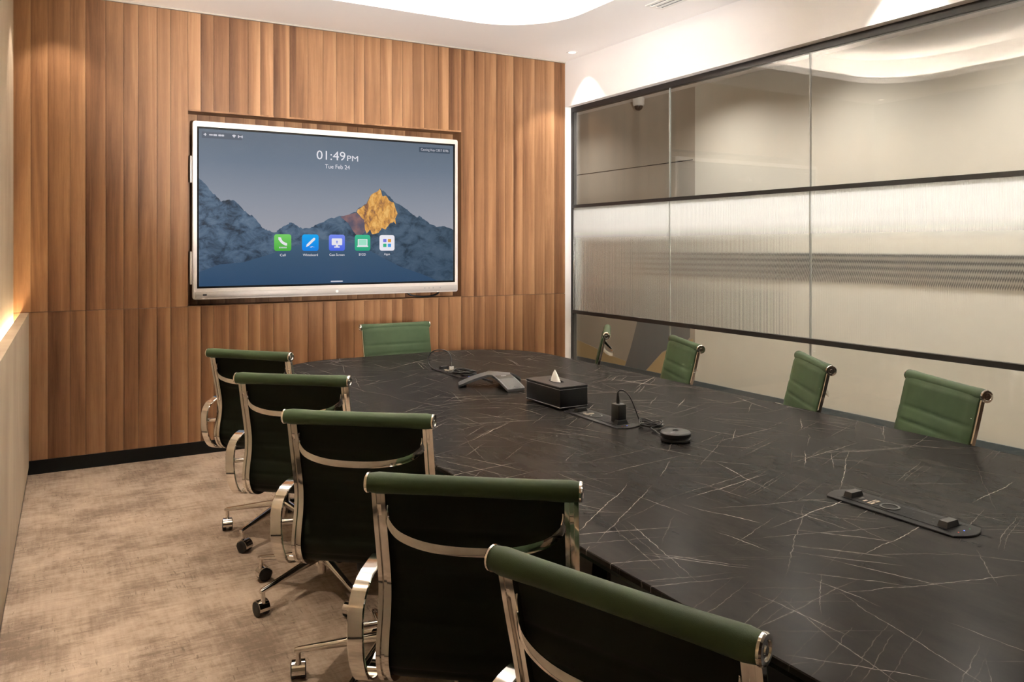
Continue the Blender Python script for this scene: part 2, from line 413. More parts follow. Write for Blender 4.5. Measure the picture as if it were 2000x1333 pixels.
# right wall: header, reveal, glazing
XG = 3.89
bm = bmesh.new(); bx(bm, XR, 4.0, -2.3, 5.83, 2.585, 3.3)
struct(obj('wall_right', bm, 'white_wall'), 'white header wall above the glass partition')
bm = bmesh.new(); bx(bm, XR, 3.935, YB, 5.83, 0, 2.585)
struct(obj('trim_3', bm, 'white_wall'), 'narrow white reveal between walnut wall and glass')
win = struct(empty('window_1', (XG, 2, 0)), 'black framed glass partition with a reeded glass band')
def wpart(name, bm, mat, smooth=None):
    o = obj(name, bm, mat, None, smooth); o.parent = win; o.matrix_parent_inverse = Matrix.Translation((-XG, -2, 0)); return o
ZT, ZM, ZL = 2.585, 1.735, .835
wpart('top_rail', box(XG, XG+.045, -2.3, YB, ZT-.042, ZT), 'black_frame')
wpart('side_post', box(XG, XG+.045, YB-.022, YB, 0.0, ZT-.042), 'black_frame')
wpart('middle_rail', box(XG-.004, XG+.03, -2.3, YB-.022, ZM-.013, ZM+.013), 'black_frame')
wpart('middle_rail', box(XG-.004, XG+.03, -2.3, YB-.022, ZL-.015, ZL+.015), 'black_frame')
wpart('bottom_rail', box(XG, XG+.045, -2.3, YB-.022, 0, .05), 'black_frame')
bays = [YB-.022, 4.448, 3.213, 1.978, .743, -.492, -1.727, -2.3]
for y1, y0 in zip(bays, bays[1:]):
    a, b = y0+.0035, y1-.0035
    wpart('upper_pane', box(XG+.008, XG+.018, a, b, ZM+.013, ZT-.042), 'tinted_glass')
    wpart('lower_pane', box(XG+.008, XG+.018, a, b, .05, ZL-.015), 'clear_glass')
    bm = bmesh.new(); n = int(round((b-a)/.0117)); S = 6; fr = []; bk = []
    z0, z1 = ZL+.015, ZM-.013
    for i in range(n*S+1):
        y = a+(b-a)*i/(n*S); x = XG+.008-.0019*abs(math.sin(PI*i/S))**.9
        fr.append((bm.verts.new((x, y, z0)), bm.verts.new((x, y, z1)))); bk.append((bm.verts.new((XG+.016, y, z0)), bm.verts.new((XG+.016, y, z1))))
    for i in range(n*S):
        bm.faces.new((fr[i][0], fr[i+1][0], fr[i+1][1], fr[i][1])); bm.faces.new((bk[i+1][0], bk[i][0], bk[i][1], bk[i+1][1]))
        bm.faces.new((fr[i][1], fr[i+1][1], bk[i+1][1], bk[i][1])); bm.faces.new((bk[i][0], bk[i+1][0], fr[i+1][0], fr[i][0]))
    bm.faces.new((fr[0][0], fr[0][1], bk[0][1], bk[0][0])); bm.faces.new((fr[-1][1], fr[-1][0], bk[-1][0], bk[-1][1]))
    wpart('reeded_pane', bm, 'reeded_glass', 50)
    if y0 > -2.2:
        for za, zb in ((ZM+.013, ZT-.042), (ZL+.015, ZM-.013), (.05, ZL-.015)):
            wpart('joint', box(XG+.007, XG+.019, y0-.0033, y0+.0033, za, zb), 'silicone')

# corridor beyond the glass
XC = 5.45
struct(obj('wall_corridor', box(XC, XC+.1, -2.3, 5.85, 0, 2.95), 'corridor_cream'), 'cream corridor wall seen through the glass partition')
wmu = struct(obj('wall_mural', box(XC, XC+.1, 5.85, 9.3, 0, 2.95), 'corridor_taupe'), 'taupe corridor wall with a painted slate and tan mural')
def mural(pts, mat):
    bm = bmesh.new(); a = [bm.verts.new((XC-.0015, y, z)) for y, z in pts]; b = [bm.verts.new((XC+.002, y, z)) for y, z in pts]
    n = len(pts)
    for i in range(n): bm.faces.new((a[i], a[(i+1) % n], b[(i+1) % n], b[i]))
    for t3 in tessellate_polygon([[Vector((y, z, 0)) for y, z in pts]]):
        bm.faces.new([a[i] for i in t3]); bm.faces.new([b[i] for i in t3])
    o = obj('painted_shape', bm, mat, wmu)
mural([(5.92, .95), (6.66, .95), (6.69, .75), (6.74, .56), (6.84, .30), (6.94, .086), (6.59, .086), (6.46, .20), (6.33, .31), (6.12, .40), (5.98, .45), (5.92, .50)], 'mural_slate')
mural([(5.88, .49), (5.98, .44), (6.12, .39), (6.33, .30), (6.46, .19), (6.58, .086), (5.88, .086)], 'mural_tan')
mural([(6.95, .086), (6.92, .14), (7.2, .17), (7.6, .24), (8.0, .30), (9.2, .34), (9.2, .086)], 'mural_tan')
obj('seam', box(XC-.002, XC, 5.88, 9.2, 2.235, 2.243), 'black_frame', wmu)
struct(obj('wall_corridor_end', box(3.95, XC+.1, 9.3, 9.4, 0, 2.95), 'corridor_taupe'), 'taupe end wall of the corridor')
struct(obj('wall_corridor_near', box(3.95, XC+.1, -2.4, -2.3, 0, 2.95), 'corridor_cream'), 'cream end wall of the corridor near the camera')
struct(obj('wall_corridor_side', box(3.91, 3.95, 5.83, 9.3, 0, 2.95), 'corridor_taupe'), 'taupe inner wall of the corridor beyond the meeting room')
struct(obj('floor_corridor', box(3.95, XC+.1, -2.3, 9.3, -.05, 0), 'carpet'), 'beige carpet on the corridor floor')
struct(obj('ceiling_corridor', box(4.0, XC+.1, -2.3, 9.3, 2.95, 3.0), 'ceiling_white'), 'white corridor ceiling')
struct(obj('baseboard_corridor', box(XC-.012, XC, -2.3, 9.3, 0, .085), 'base_grey'), 'grey-blue baseboard along the corridor wall')
tr = struct(empty('trim_4', (XC, 2, 1.2)), 'five dark horizontal rails on the corridor wall behind the reeded glass')
for k in range(5):
    o = obj('rail', box(XC-.016, XC, -2.2, 5.84, 1.115+k*.05, 1.135+k*.05), 'black_frame', None); o.parent = tr; o.matrix_parent_inverse = Matrix.Translation((-XC, -2, -1.2))

# ------------------------------------------------------------------ ceiling fittings
def spot(name, loc, power, angle=70, blend=.6, col=WARM, rad=.03, parent=None, tilt=(0, 0, 0)):
    d = bpy.data.lights.new(name, 'SPOT'); d.energy = power; d.spot_size = math.radians(angle); d.spot_blend = blend; d.color = col; d.shadow_soft_size = rad
    o = bpy.data.objects.new(name, d); C.objects.link(o); o.location = loc; o.rotation_euler = tilt
    if parent is not None: o.parent = parent
    return o
def downlight(x, y, z, label, power, angle=75, blend=.5, col=NEUT, tilt=(0, 0, 0), group='recessed ceiling downlights'):
    e = empty('downlight', (x, y, z)); tag(e, label, 'light', group)
    obj('trim_ring', lathe(bmesh.new(), [(.030, -.0005), (.044, -.0005), (.046, -.003), (.044, -.006), (.036, -.007), (.030, -.003)], 28), 'white_plastic', e, 40)
    obj('lens', lathe(bmesh.new(), [(.0005, -.001), (.030, -.001), (.030, -.003), (.0005, -.003)], 28), 'lamp_face', e, 40)
    spot('lamp', (0, 0, -.012), power, angle, blend, col, .025, e, tilt)
    return e
downlight(3.68, 5.375, HC, 'small round recessed ceiling downlight in the corner beside the white header', P_WASH, 80, .35)
downlight(3.68, 2.55, HC, 'recessed downlight washing the white header, outside the top of the picture', P_WASH, 80, .35)
downlight(3.68, -.3, HC, 'recessed downlight by the glass behind the camera', P_WASH, 80, .35)
for y, s in ((5.45, 'recessed downlight in the far left corner by the walnut wall'), (3.9, 'recessed downlight above the left ledge beside the far chairs'),
             (2.3, 'recessed downlight above the left ledge beside the near chairs'), ):
    downlight(.06, y, HC, s, P_LEFT*(.28 if y > 5 else 1), 84 if y > 5 else 66, .5 if y > 5 else .85, (1., .85, .69))
vent = empty('ceiling_vent', (3.45, 3.78, HC)); tag(vent, 'white linear slot air vent in the ceiling beside the glass wall', 'vent')
bm = bmesh.new()
bx(bm, -.075, .075, .29, .31, -.006, -.0005); bx(bm, -.075, .075, -.31, -.29, -.006, -.0005)
for x in (-.075, -.027, .013, .053): bx(bm, x, x+.022, -.29, .29, -.006, -.0005)
obj('vent_frame', bm, 'white_plastic', vent)
for x in (-.0515, -.0035, .0365): obj('slot', box(x-.0008, x+.0162, -.29, .29, -.002, -.0005), 'black_plastic', vent)
# corridor lights and dome camera
names = ['nearest the camera', 'second from the camera', 'third from the camera', 'fourth from the camera', 'fifth from the camera', 'sixth from the camera', 'farthest, in front of the mural']
for k, y in enumerate((-1.2, .1, 1.4, 2.7, 4.0, 5.3, 7.6)):
    downlight(4.75, y, 2.95, 'round corridor downlight beyond the glass, '+names[k], P_CORR*(1 if k < 6 else .65), 150, .8, NEUT, group='corridor downlights')
dc = empty('security_camera', (5.36, 6.60, 2.95)); tag(dc, 'small white dome security camera on the corridor ceiling behind the tinted glass', 'camera')
obj('mount', lathe(bmesh.new(), [(.001, -.0005), (.062, -.0005), (.064, -.01), (.060, -.075), (.05, -.085), (.001, -.085)], 28), 'white_plastic', dc, 40)
obj('dome', lathe(bmesh.new(), [(.046, -.085), (.043, -.105), (.033, -.122), (.018, -.132), (.001, -.135)], 24), 'black_glass', dc, 60)

# added fill light for bounced flash, its head aimed at the far ceiling
fl = empty('added_fill_lamp', (.55, -.60, 0)); tag(fl, 'added unseen fill uplighter standing in for bounced flash behind the camera', 'lamp')
obj('base', lathe(bmesh.new(), [(.001, .0003), (.15, .0003), (.15, .012), (.02, .022), (.001, .022)], 32), 'black_frame', fl, 35)
obj('pole', cyl(bmesh.new(), (0, 0, .02), (0, 0, 1.22), .011), 'black_frame', fl, 40)
aim = (Vector((2.40, 5.3, 2.98))-Vector((.55, -.60, 1.3))).normalized(); q = aim.to_track_quat('-Z', 'Y')
hd = obj('fill_head', lathe(bmesh.new(), [(.03, .16), (.06, .14), (.10, -.04), (.105, -.06), (.098, -.06), (.09, -.03), (.055, .12), (.03, .14)], 32), 'black_frame', fl, 35)
hd.location = (0, 0, 1.3); hd.rotation_mode = 'QUATERNION'; hd.rotation_quaternion = q
ls = spot('lamp', (0, 0, 0), P_FILL, 46, .65, (1., .965, .935), .09, fl); ls.location = (0, 0, 1.3); ls.rotation_mode = 'QUATERNION'; ls.rotation_quaternion = q

# ------------------------------------------------------------------ television
tv = empty('interactive_display', (1.808, 5.725, 1.04)); tag(tv, 'large silver framed wall screen showing a mountain home page', 'screen')
TW, TH = 1.952, 1.19; SW, SH = 1.885, 1.062; SZ = .079+SH/2+.004    # screen centre above the bottom
FY = -.08
def poly_xz(bm, pts, y0, y1):
    a = [bm.verts.new((x, y0, z)) for x, z in pts]; b = [bm.verts.new((x, y1, z)) for x, z in pts]; n = len(pts)
    for i in range(n): bm.faces.new((a[i], a[(i+1) % n], b[(i+1) % n], b[i]))
    
    for t3 in tessellate_polygon([[Vector((x, z, 0)) for x, z in pts]]):
        bm.faces.new([a[i] for i in t3]); bm.faces.new([b[i] for i in t3])
    return bm
def holed_xz(outer, inner, y0, y1):
    bm = holed(bmesh.new(), outer, inner, y0, y1)
    bmesh.ops.transform(bm, matrix=Matrix(((1, 0, 0, 0), (0, 0, 1, 0), (0, 1, 0, 0), (0, 0, 0, 1))), verts=bm.verts); return bm
obj('housing', box(-TW/2+.012, TW/2-.012, -.04, .06, .012, TH-.012, bev=.008), 'grey_bezel', tv, 40)
sin = rrect(0, SZ, SW/2+.009, SH/2+.009, .003, 2)
fo = rrect(0, TH/2, TW/2, TH/2, .016, 6); fo2 = rrect(0, TH/2, TW/2-.005, TH/2-.005, .013, 6)
bm = holed_xz(fo, sin, -.072, -.03); obj('bezel_frame', bm, 'silver_bezel', tv, 30)
obj('bezel_face', holed_xz(fo2, sin, FY, -.072), 'silver_bezel', tv, 30)
obj('speaker_bar', box(-TW/2+.012, TW/2-.012, FY-.004, FY, .010, .052, bev=.003), 'grey_bezel', tv, 40)
obj('screen_border', holed_xz(rrect(0, SZ, SW/2+.009, SH/2+.009, .003, 2), rrect(0, SZ, SW/2-.004, SH/2-.004, .002, 2), -.073, -.03), 'black_glass', tv)
for dx in (.69, .725, .76, .82): obj('button', lathe(bmesh.new(), [(.001, 0), (.005, 0), (.005, .002), (.001, .002)], 12, Matrix.Translation((dx, FY-.004, .035)) @ Matrix.Rotation(PI/2, 4, 'X')), 'logo_grey', tv)
obj('power_button', lathe(bmesh.new(), [(.001, 0), (.010, 0), (.010, .003), (.001, .003)], 16, Matrix.Translation((0, FY-.004, .030)) @ Matrix.Rotation(PI/2, 4, 'X')), 'tissue', tv)
obj('usb_port', box(-TW/2+.06, -TW/2+.085, FY-.0055, FY-.003, .026, .036), 'black_plastic', tv)
for s, z0, z1 in ((-1, .78, .96), (-1, .10, .32), (1, .14, .36)):
    obj('side_grip', box(s*(TW/2+.006)-.006, s*(TW/2+.006)+.006, -.035, -.005, z0, z1, bev=.004), 'silver_bezel', tv, 40)

def screen_mat(name, build, gloss=True):
    m, t, b = nt(name)
    b.inputs['Base Color'].default_value = (.004, .004, .004, 1); b.inputs['Roughness'].default_value = .22; b.inputs['Specular IOR Level'].default_value = .15
    c = build(t); t.links.new(c, b.inputs['Emission Color']); b.inputs['Emission Strength'].default_value = 1.05
def srgb(r, g, b): return tuple(((c/255)/12.92 if c/255 <= .04045 else ((c/255+.055)/1.055)**2.4) for c in (r, g, b))
def b_sky(t):
    o = N(t, 'ShaderNodeTexCoord').outputs['Generated']; s = N(t, 'ShaderNodeSeparateXYZ'); t.links.new(o, s.inputs[0])
    return ramp(t, s.outputs[2], [(.30, srgb(152, 152, 160)), (.55, srgb(132, 138, 150)), (.80, srgb(104, 116, 132)), (1., srgb(92, 104, 118))]).outputs[0]
def b_mtn(t):
    o = N(t, 'ShaderNodeTexCoord').outputs['Object']
    n = N(t, 'ShaderNodeTexNoise', Scale=9., Detail=8., Roughness=.68, Distortion=.5); t.links.new(mapping(t, o, (1, 1, 1.5), (0, .5, 0)), n.inputs['Vector'])
    n2 = N(t, 'ShaderNodeTexNoise', Scale=2.2, Detail=3.); t.links.new(o, n2.inputs['Vector'])
    s = N(t, 'ShaderNodeSeparateXYZ'); t.links.new(o, s.inputs[0])
    r = ramp(t, math_(t, 'ADD', math_(t, 'MULTIPLY', n.outputs[0], .8), math_(t, 'MULTIPLY', n2.outputs[0], .35)), [(.46, srgb(34, 38, 46)), (.53, srgb(56, 72, 90)), (.60, srgb(78, 98, 120)), (.72, srgb(100, 118, 138))])
    g = N(t, 'ShaderNodeMapRange'); g.inputs[1].default_value = -.55; g.inputs[2].default_value = .15; g.inputs[3].default_value = 0; g.inputs[4].default_value = 1; t.links.new(s.outputs[2], g.inputs[0])
    x = N(t, 'ShaderNodeMapRange'); x.inputs[1].default_value = -.3; x.inputs[2].default_value = .9; t.links.new(s.outputs[0], x.inputs[0])
    c = mixc(t, math_(t, 'MULTIPLY', x.outputs[0], .55), r.outputs[0], srgb(46, 62, 72))
    lo = mixc(t, .45, c, srgb(36, 62, 88))
    return mixc(t, g.outputs[0], lo, c)
def b_gold(t):
    o = N(t, 'ShaderNodeTexCoord').outputs['Object']
    n = N(t, 'ShaderNodeTexNoise', Scale=16., Detail=6., Roughness=.7, Distortion=.8); t.links.new(mapping(t, o, (1.6, 1, .8), (0, .5, 0)), n.inputs['Vector'])
    return ramp(t, n.outputs[0], [(.36, srgb(122, 84, 66)), (.50, srgb(206, 148, 74)), (.62, srgb(226, 178, 104))]).outputs[0]
def b_hill(t):
    o = N(t, 'ShaderNodeTexCoord').outputs['Generated']; s = N(t, 'ShaderNodeSeparateXYZ'); t.links.new(o, s.inputs[0])
    return ramp(t, s.outputs[2], [(0, srgb(40, 68, 98)), (.6, srgb(52, 78, 104)), (1, srgb(62, 88, 112))]).outputs[0]
def b_rose(t):
    o = N(t, 'ShaderNodeTexCoord').outputs['Object']
    n = N(t, 'ShaderNodeTexNoise', Scale=12., Detail=5.); t.links.new(o, n.inputs['Vector'])
    return ramp(t, n.outputs[0], [(.4, srgb(86, 80, 96)), (.62, srgb(134, 100, 100))]).outputs[0]
def flat(*rgb):
    c = srgb(*rgb)
    def f(t):
        n = N(t, 'ShaderNodeRGB'); n.outputs[0].default_value = (*c, 1); return n.outputs[0]
    return f
def grad(top, bot):
    def f(t):
        o = N(t, 'ShaderNodeTexCoord').outputs['Generated']; s = N(t, 'ShaderNodeSeparateXYZ'); t.links.new(o, s.inputs[0])
        return ramp(t, s.outputs[2], [(0, srgb(*bot)), (1, srgb(*top))]).outputs[0]
    return f
for nme, fn in (('scr_sky', b_sky), ('scr_mtn', b_mtn), ('scr_gold', b_gold), ('scr_hill', b_hill), ('scr_rose', b_rose), ('scr_white', flat(222, 220, 226)), ('scr_soft', flat(196, 196, 204)),
                ('scr_chip', flat(84, 92, 104)), ('scr_chip_dark', flat(66, 78, 92)), ('scr_green', grad((112, 196, 96), (66, 164, 56))), ('scr_blue', grad((6, 158, 230), (2, 120, 220))), ('scr_violet', grad((112, 132, 226), (66, 94, 214))),
                ('scr_teal', grad((58, 176, 136), (36, 158, 116))), ('scr_appbg', flat(226, 224, 232)), ('scr_orange', flat(214, 148, 56)), ('scr_lilac', flat(112, 116, 214)), ('scr_mint', flat(56, 172, 130)), ('scr_azure', flat(66, 148, 222)), ('scr_mintl', flat(150, 216, 190))):
    screen_mat(nme, fn)
scr = obj('screen', box(-SW/2, SW/2, 0, .02, -SH/2, SH/2), 'scr_sky', tv); scr.location = (0, -.068, SZ)
def lay(name, pts, mat, lvl):
    return obj(name, poly_xz(bmesh.new(), pts, -.0004*lvl-.0003, -.0004*lvl), mat, scr)
RIDGE = [(-.942, .201), (-.898, .159), (-.861, .111), (-.812, .064), (-.798, .042), (-.743, .058), (-.705, .048), (-.655, -.004), (-.622, -.036), (-.589, -.049), (-.556, -.09), (-.522, -.134), (-.488, -.151), (-.432, -.161), (-.415, -.144), (-.376, -.115), (-.344, -.104), (-.336, -.092), (-.296, -.108), (-.244, -.136), (-.191, -.13), (-.145, -.104), (-.074, -.07), (.003, -.046), (.081, -.03), (.148, -.008), (.16, .016), (.228, .053), (.258, .113), (.301, .144), (.332, .171), (.358, .157), (.428, .094), (.453, .071), (.505, .048), (.57, .002), (.629, -.039), (.655, -.027), (.688, -.05), (.754, -.092), (.807, -.109), (.861, -.102), (.942, -.132)]
GOLD = [(.332, .171), (.301, .144), (.258, .113), (.228, .053), (.16, .01), (.154, -.008), (.185, -.042), (.21, -.065), (.217, -.136), (.229, -.165), (.254, -.135), (.273, -.17), (.323, -.158), (.348, -.122), (.379, -.133), (.404, -.097), (.442, -.073), (.461, -.096), (.454, -.049), (.473, -.012), (.454, .035), (.441, .071), (.402, .087), (.383, .117), (.352, .116), (.343, .151)]
HILL = [(-.942, -.433), (-.804, -.38), (-.653, -.369), (-.509, -.325), (-.306, -.256), (-.097, -.211), (.107, -.231), (.293, -.312), (.483, -.408), (.679, -.475), (.812, -.53)]
rr_ = random.Random(3)
def rough_line(p, amp, n=4):
    out = []
    for a, b in zip(p, p[1:]):
        for k in range(n):
            t = k/n; out.append((a[0]+(b[0]-a[0])*t, a[1]+(b[1]-a[1])*t+(rr_.uniform(-amp, amp) if k else 0)))
    return out+[p[-1]]
lay('mountain_ridge', rough_line(RIDGE, .006)+[(.942, -.53), (-.942, -.53)], 'scr_mtn', 1)
lay('rosy_slope', [(.03, -.045), (.148, -.012), (.185, -.042), (.21, -.065), (.217, -.15), (.17, -.20), (.12, -.14), (.09, -.09)], 'scr_rose', 2)
lay('sunlit_peak', rough_line(GOLD+GOLD[:1], .006, 3)[:-1], 'scr_gold', 3)
lay('snow_slope', HILL+[(-.942, -.53)], 'scr_hill', 2)
lay('status_chip', rrect(-.79, .487, .13, .021, .004, 3), 'scr_chip', 4)
lay('key_chip', rrect(.779, .482, .130, .020, .004, 3), 'scr_chip_dark', 4)
lay('home_bar', rrect(.003, -.513, .045, .0045, .004, 3), 'scr_soft', 4)
def text(s, x, z, size, mat, name='lettering', align='CENTER', width=None, lvl=6):
    cu = bpy.data.curves.new('t', 'FONT'); cu.body = s; cu.size = size; cu.align_x = align; cu.align_y = 'CENTER'; cu.resolution_u = 3
    o = bpy.data.objects.new('t', cu); C.objects.link(o); bpy.context.view_layer.update()
    dg = bpy.context.evaluated_depsgraph_get(); me = bpy.data.meshes.new_from_object(o.evaluated_get(dg))
    bpy.data.objects.remove(o); bpy.data.curves.remove(cu)
    xsv = [v.co.x for v in me.vertices]; zs = [v.co.y for v in me.vertices]
    k = 1 if width is None else width/(max(xsv)-min(xsv))
    cx = (max(xsv)+min(xsv))/2; cz = (max(zs)+min(zs))/2
    bm = bmesh.new(); bm.from_mesh(me); bpy.data.meshes.remove(me)
    for v in bm.verts: v.co = ((v.co.x-cx)*k+x, 0, (v.co.y-cz)+z)
    mesh = bpy.data.meshes.new(name); bm.to_mesh(mesh); bm.free(); mesh.materials.clear(); mesh.materials.append(M[mat])
    # face the room
    for p in mesh.polygons: pass
    ob = bpy.data.objects.new(name, mesh); C.objects.link(ob); ob.parent = scr; ob.location = (0, -.0004*lvl-.0004, 0); return ob
text('01:49', -.039, .396, .092, 'scr_white', width=.212); text('PM', .122, .383, .058, 'scr_white', width=.083)
text('Tue Feb 24', .008, .317, .044, 'scr_white', width=.184)
text('Casting Key C857 8396', .780, .481, .027, 'scr_soft', width=.232)
for s, x, wd in (('Call', -.385, .040), ('Whiteboard', -.190, .108), ('Cast Screen', .004, .112), ('BYOD', .196, .052), ('Apps', .388, .047)): text(s, x, -.320, .024, 'scr_white', width=wd)
text('24.02  13:49', -.838, .489, .020, 'scr_soft', width=.125) if False else None
# status glyphs (illegible at this distance): small bars, a fan and two waves
for x, a, b in ((-.90, .010, .004), (-.898, .004, .012), (-.862, .012, .006), (-.835, .012, .008), (-.805, .010, .008), (-.786, .008, .008)):
    lay('status_mark', rrect(x, .489, a, b/1.3, .003, 2), 'scr_soft', 6)
lay('signal_fan', [(-.713, .478)]+[(-.713+.019*math.cos(math.radians(a)), .478+.022*math.sin(math.radians(a))) for a in range(48, 133, 12)], 'scr_soft', 6)
for x in (-.684, -.660): lay('wave_mark', rrect(x, .489, .004, .009, .003, 2), 'scr_soft', 6)
lay('wave_mark', rrect(-.672, .489, .009, .003, .002, 2), 'scr_soft', 6)
IC = dict(call=(-.385, 'scr_green'), board=(-.190, 'scr_blue'), cast=(.004, 'scr_violet'), laptop=(.198, 'scr_teal'), apps=(.389, 'scr_appbg'))
for k, (x, mt) in IC.items(): lay('app_icon', rrect(x, -.2335, .0595, .0585, .017, 6), mt, 5)
def arc(cx, cz, r, a0, a1, n=10): return [(cx+r*math.cos(math.radians(a0+(a1-a0)*i/n)), cz+r*math.sin(math.radians(a0+(a1-a0)*i/n))) for i in range(n+1)]
x, z = -.385, -.2335
# handset: fat arc with two lobes
o_ = arc(x+.032, z+.042, .062, 182, 268); i_ = arc(x+.032, z+.042, .044, 262, 188)
lay('icon_glyph', o_+i_, 'scr_white', 6)
lay('icon_glyph', [(x-.031, z+.036), (x-.014, z+.036), (x-.008, z+.018), (x-.016, z+.009), (x-.030, z+.020)], 'scr_white', 7)
lay('icon_glyph', [(x+.030, z-.021), (x+.030, z-.004), (x+.012, z+.001), (x+.003, z-.007), (x+.014, z-.020)], 'scr_white', 7)
for q in range(6): lay('icon_glyph', rrect(x-.022+q*.009, z-.034, .0032, .005, .001, 1), 'scr_soft', 6)
x = -.190
lay('icon_glyph', [(x-.031, z-.030), (x-.026, z-.012), (x+.022, z+.034), (x+.034, z+.034), (x+.035, z+.022), (x-.014, z-.024)], 'scr_white', 6)
lay('icon_glyph', [(x-.006, z-.031), (x+.012, z-.026), (x+.034, z-.033), (x+.014, z-.029), (x+.006, z-.034)], 'scr_white', 6)
x = .004
lay('icon_glyph', rrect(x, z+.007, .039, .0245, .006, 4), 'scr_white', 6); lay('icon_glyph', rrect(x, z-.022, .008, .006, .001, 1), 'scr_white', 6); lay('icon_glyph', rrect(x, z-.031, .021, .0045, .003, 3), 'scr_white', 6)
lay('icon_glyph', [(x, z+.017), (x-.010, z+.007), (x-.003, z+.009), (x-.003, z-.005), (x+.003, z-.005), (x+.003, z+.009), (x+.010, z+.007)], 'scr_violet', 7)
x = .198
lay('icon_glyph', rrect(x, z+.002, .037, .026, .005, 3), 'scr_white', 6); lay('icon_glyph', rrect(x, z+.003, .031, .021, .002, 2), 'scr_mintl', 7); lay('icon_glyph', rrect(x, z-.026, .043, .0045, .003, 3), 'scr_white', 7)
x = .389
for dx, dz, mt in ((-.018, .017, 'scr_lilac'), (.019, .017, 'scr_orange'), (-.018, -.019, 'scr_mint'), (.019, -.019, 'scr_azure')): lay('icon_glyph', rrect(x+dx, z+dz, .013, .0125, .003, 3), mt, 6)
# cables hanging below the screen
pts = catmull([(2.42, 5.79, 1.033), (2.45, 5.78, 1.012), (2.52, 5.765, 1.0025), (2.60, 5.765, 1.0025), (2.66, 5.78, 1.013), (2.69, 5.79, 1.033)], 8)
tag(obj('screen_cable', tube(bmesh.new(), pts, .006), 'cable_black', None, 60), 'black cable sagging in the niche below the screen', 'cable')

# ------------------------------------------------------------------ conference table
TZ = .75
tb = empty('conference_table', (1.795, 1.86, 0)); tag(tb, 'long black marble conference table with rounded corners', 'table')
def tloc(x0, x1, y0, y1): return ((x0+x1)/2-1.795, (y0+y1)/2-1.86, (x1-x0)/2, (y1-y0)/2)
A = tloc(.994, 2.60, -.75, 4.48)
def ring(h, r, z): return [(x, y, z) for x, y in rrect(A[0], A[1], A[2]-h, A[3]-h, r-h, 16)]
obj('tabletop', loft(bmesh.new(), [ring(.0, .46, TZ-.012), ring(.0, .46, TZ-.002), ring(.002, .46, TZ)]), 'black_marble', tb, 30)
obj('edge_band', loft(bmesh.new(), [ring(.030, .46, TZ-.040), ring(.004, .46, TZ-.0125), ring(.004, .46, TZ-.012)]), 'black_edge', tb, 30)
for y0, y1 in ((3.0, 3.75), (1.45, 2.25), (-.1, .7)):
    cxy = tloc(1.40, 2.19, y0, y1)
    obj('pedestal', prism(bmesh.new(), rrect(*cxy, .12, 8), 0, TZ-.04), 'table_dark', tb, 30)
obj('modesty_beam', box(-.30, .30, -1.9, 1.8, TZ-.12, TZ-.04), 'table_dark', tb)

# ------------------------------------------------------------------ power boxes sunk in the table
def grommet_box(y, label):
    e = empty('power_socket_box', (1.795, y, TZ)); tag(e, label, 'socket', 'power boxes along the table')
    L, W = .19, .053
    arcf = [(W*1.0*math.cos(a)*0+ -W, -L+.02) for a in ()]
    pl = [(-W, -L+.022)]+[(-W+2*W*k/8, -L+.022-.020*math.sin(PI*k/8)) for k in range(1, 8)]+[(W, -L+.022), (W, L-.022)]+[(W-2*W*k/8, L-.022+.020*math.sin(PI*k/8)) for k in range(1, 8)]+[(-W, L-.022)]
    obj('surround', loft(bmesh.new(), [[(x, yy, .0002) for x, yy in pl], [(x, yy, .003) for x, yy in pl], [(x*.97, yy*.994, .004) for x, yy in pl]]), 'grommet', e, 30)
    obj('socket_plate', box(-.031, .031, -.135, .140, .004, .0052), 'grommet_inner', e)
    obj('groove', box(.0335, .0350, -.150, .140, .0040, .0046), 'black_plastic', e); obj('groove', box(-.0350, -.0335, -.150, .150, .0040, .0046), 'black_plastic', e)
    for yy in (.128, -.123):
        bm = bmesh.new(); prism(bm, [(-.024, -.012), (.024, -.012), (.024, .012), (-.024, .012)], .0052, .018)
        for v in bm.verts:
            if v.co.z > .01: v.co.x *= .82; v.co.y *= .85
        bmesh.ops.translate(bm, verts=bm.verts, vec=(0, yy, 0)); obj('clip', bm, 'black_plastic', e)
    obj('charging_ring', lathe(bmesh.new(), [(.0185, .0052), (.0235, .0052), (.0235, .0072), (.0185, .0072), (.0185, .0052)], 32, Matrix.Translation((0, .025, 0))), 'ring_grey', e, 40)
    obj('charging_pad', lathe(bmesh.new(), [(.001, .0052), (.0183, .0052), (.0183, .0060), (.001, .0060)], 28, Matrix.Translation((0, .025, 0))), 'grommet_inner', e, 40)
    for px, py in ((-.012, .068), (.010, .070)):
        o = obj('usb_port', box(px-.008, px+.008, py-.007, py+.007, .0052, .0062), 'beige_port', e); obj('slot', box(px-.005, px+.005, py-.002, py+.003, .0062, .0066), 'black_plastic', o)
    obj('data_port', box(-.016, -.002, .085, .090, .0052, .0060), 'beige_port', e); obj('data_port', box(-.010, .008, .100, .108, .0052, .0060), 'ring_grey', e)
    obj('usb_slot', box(-.020, -.008, .050, .054, .0052, .0058), 'led_red' if False else 'black_plastic', e)
    for cy in (-.030, -.080):
        for px, py in ((.013, 0), (-.010, .009), (-.010, -.012)):
            obj('socket_hole', box(px-.0035, px+.0035, cy+py-.0025, cy+py+.0025, .0052, .0056), 'black_rubber', e)
    for px, mt in ((-.022, 'led_red'), (0, 'led_blue'), (.022, 'led_green')):
        obj('indicator', lathe(bmesh.new(), [(.0003, .0040), (.0016, .0040), (.0013, .0048), (.0003, .0050)], 10, Matrix.Translation((px, -.160, 0))), mt, e)
    return e
grommet_box(1.215, 'black flush power socket box in the table nearest the camera, nothing plugged in')
grommet_box(2.435, 'black power socket box in the table beside the tissue box with a charger plugged in')
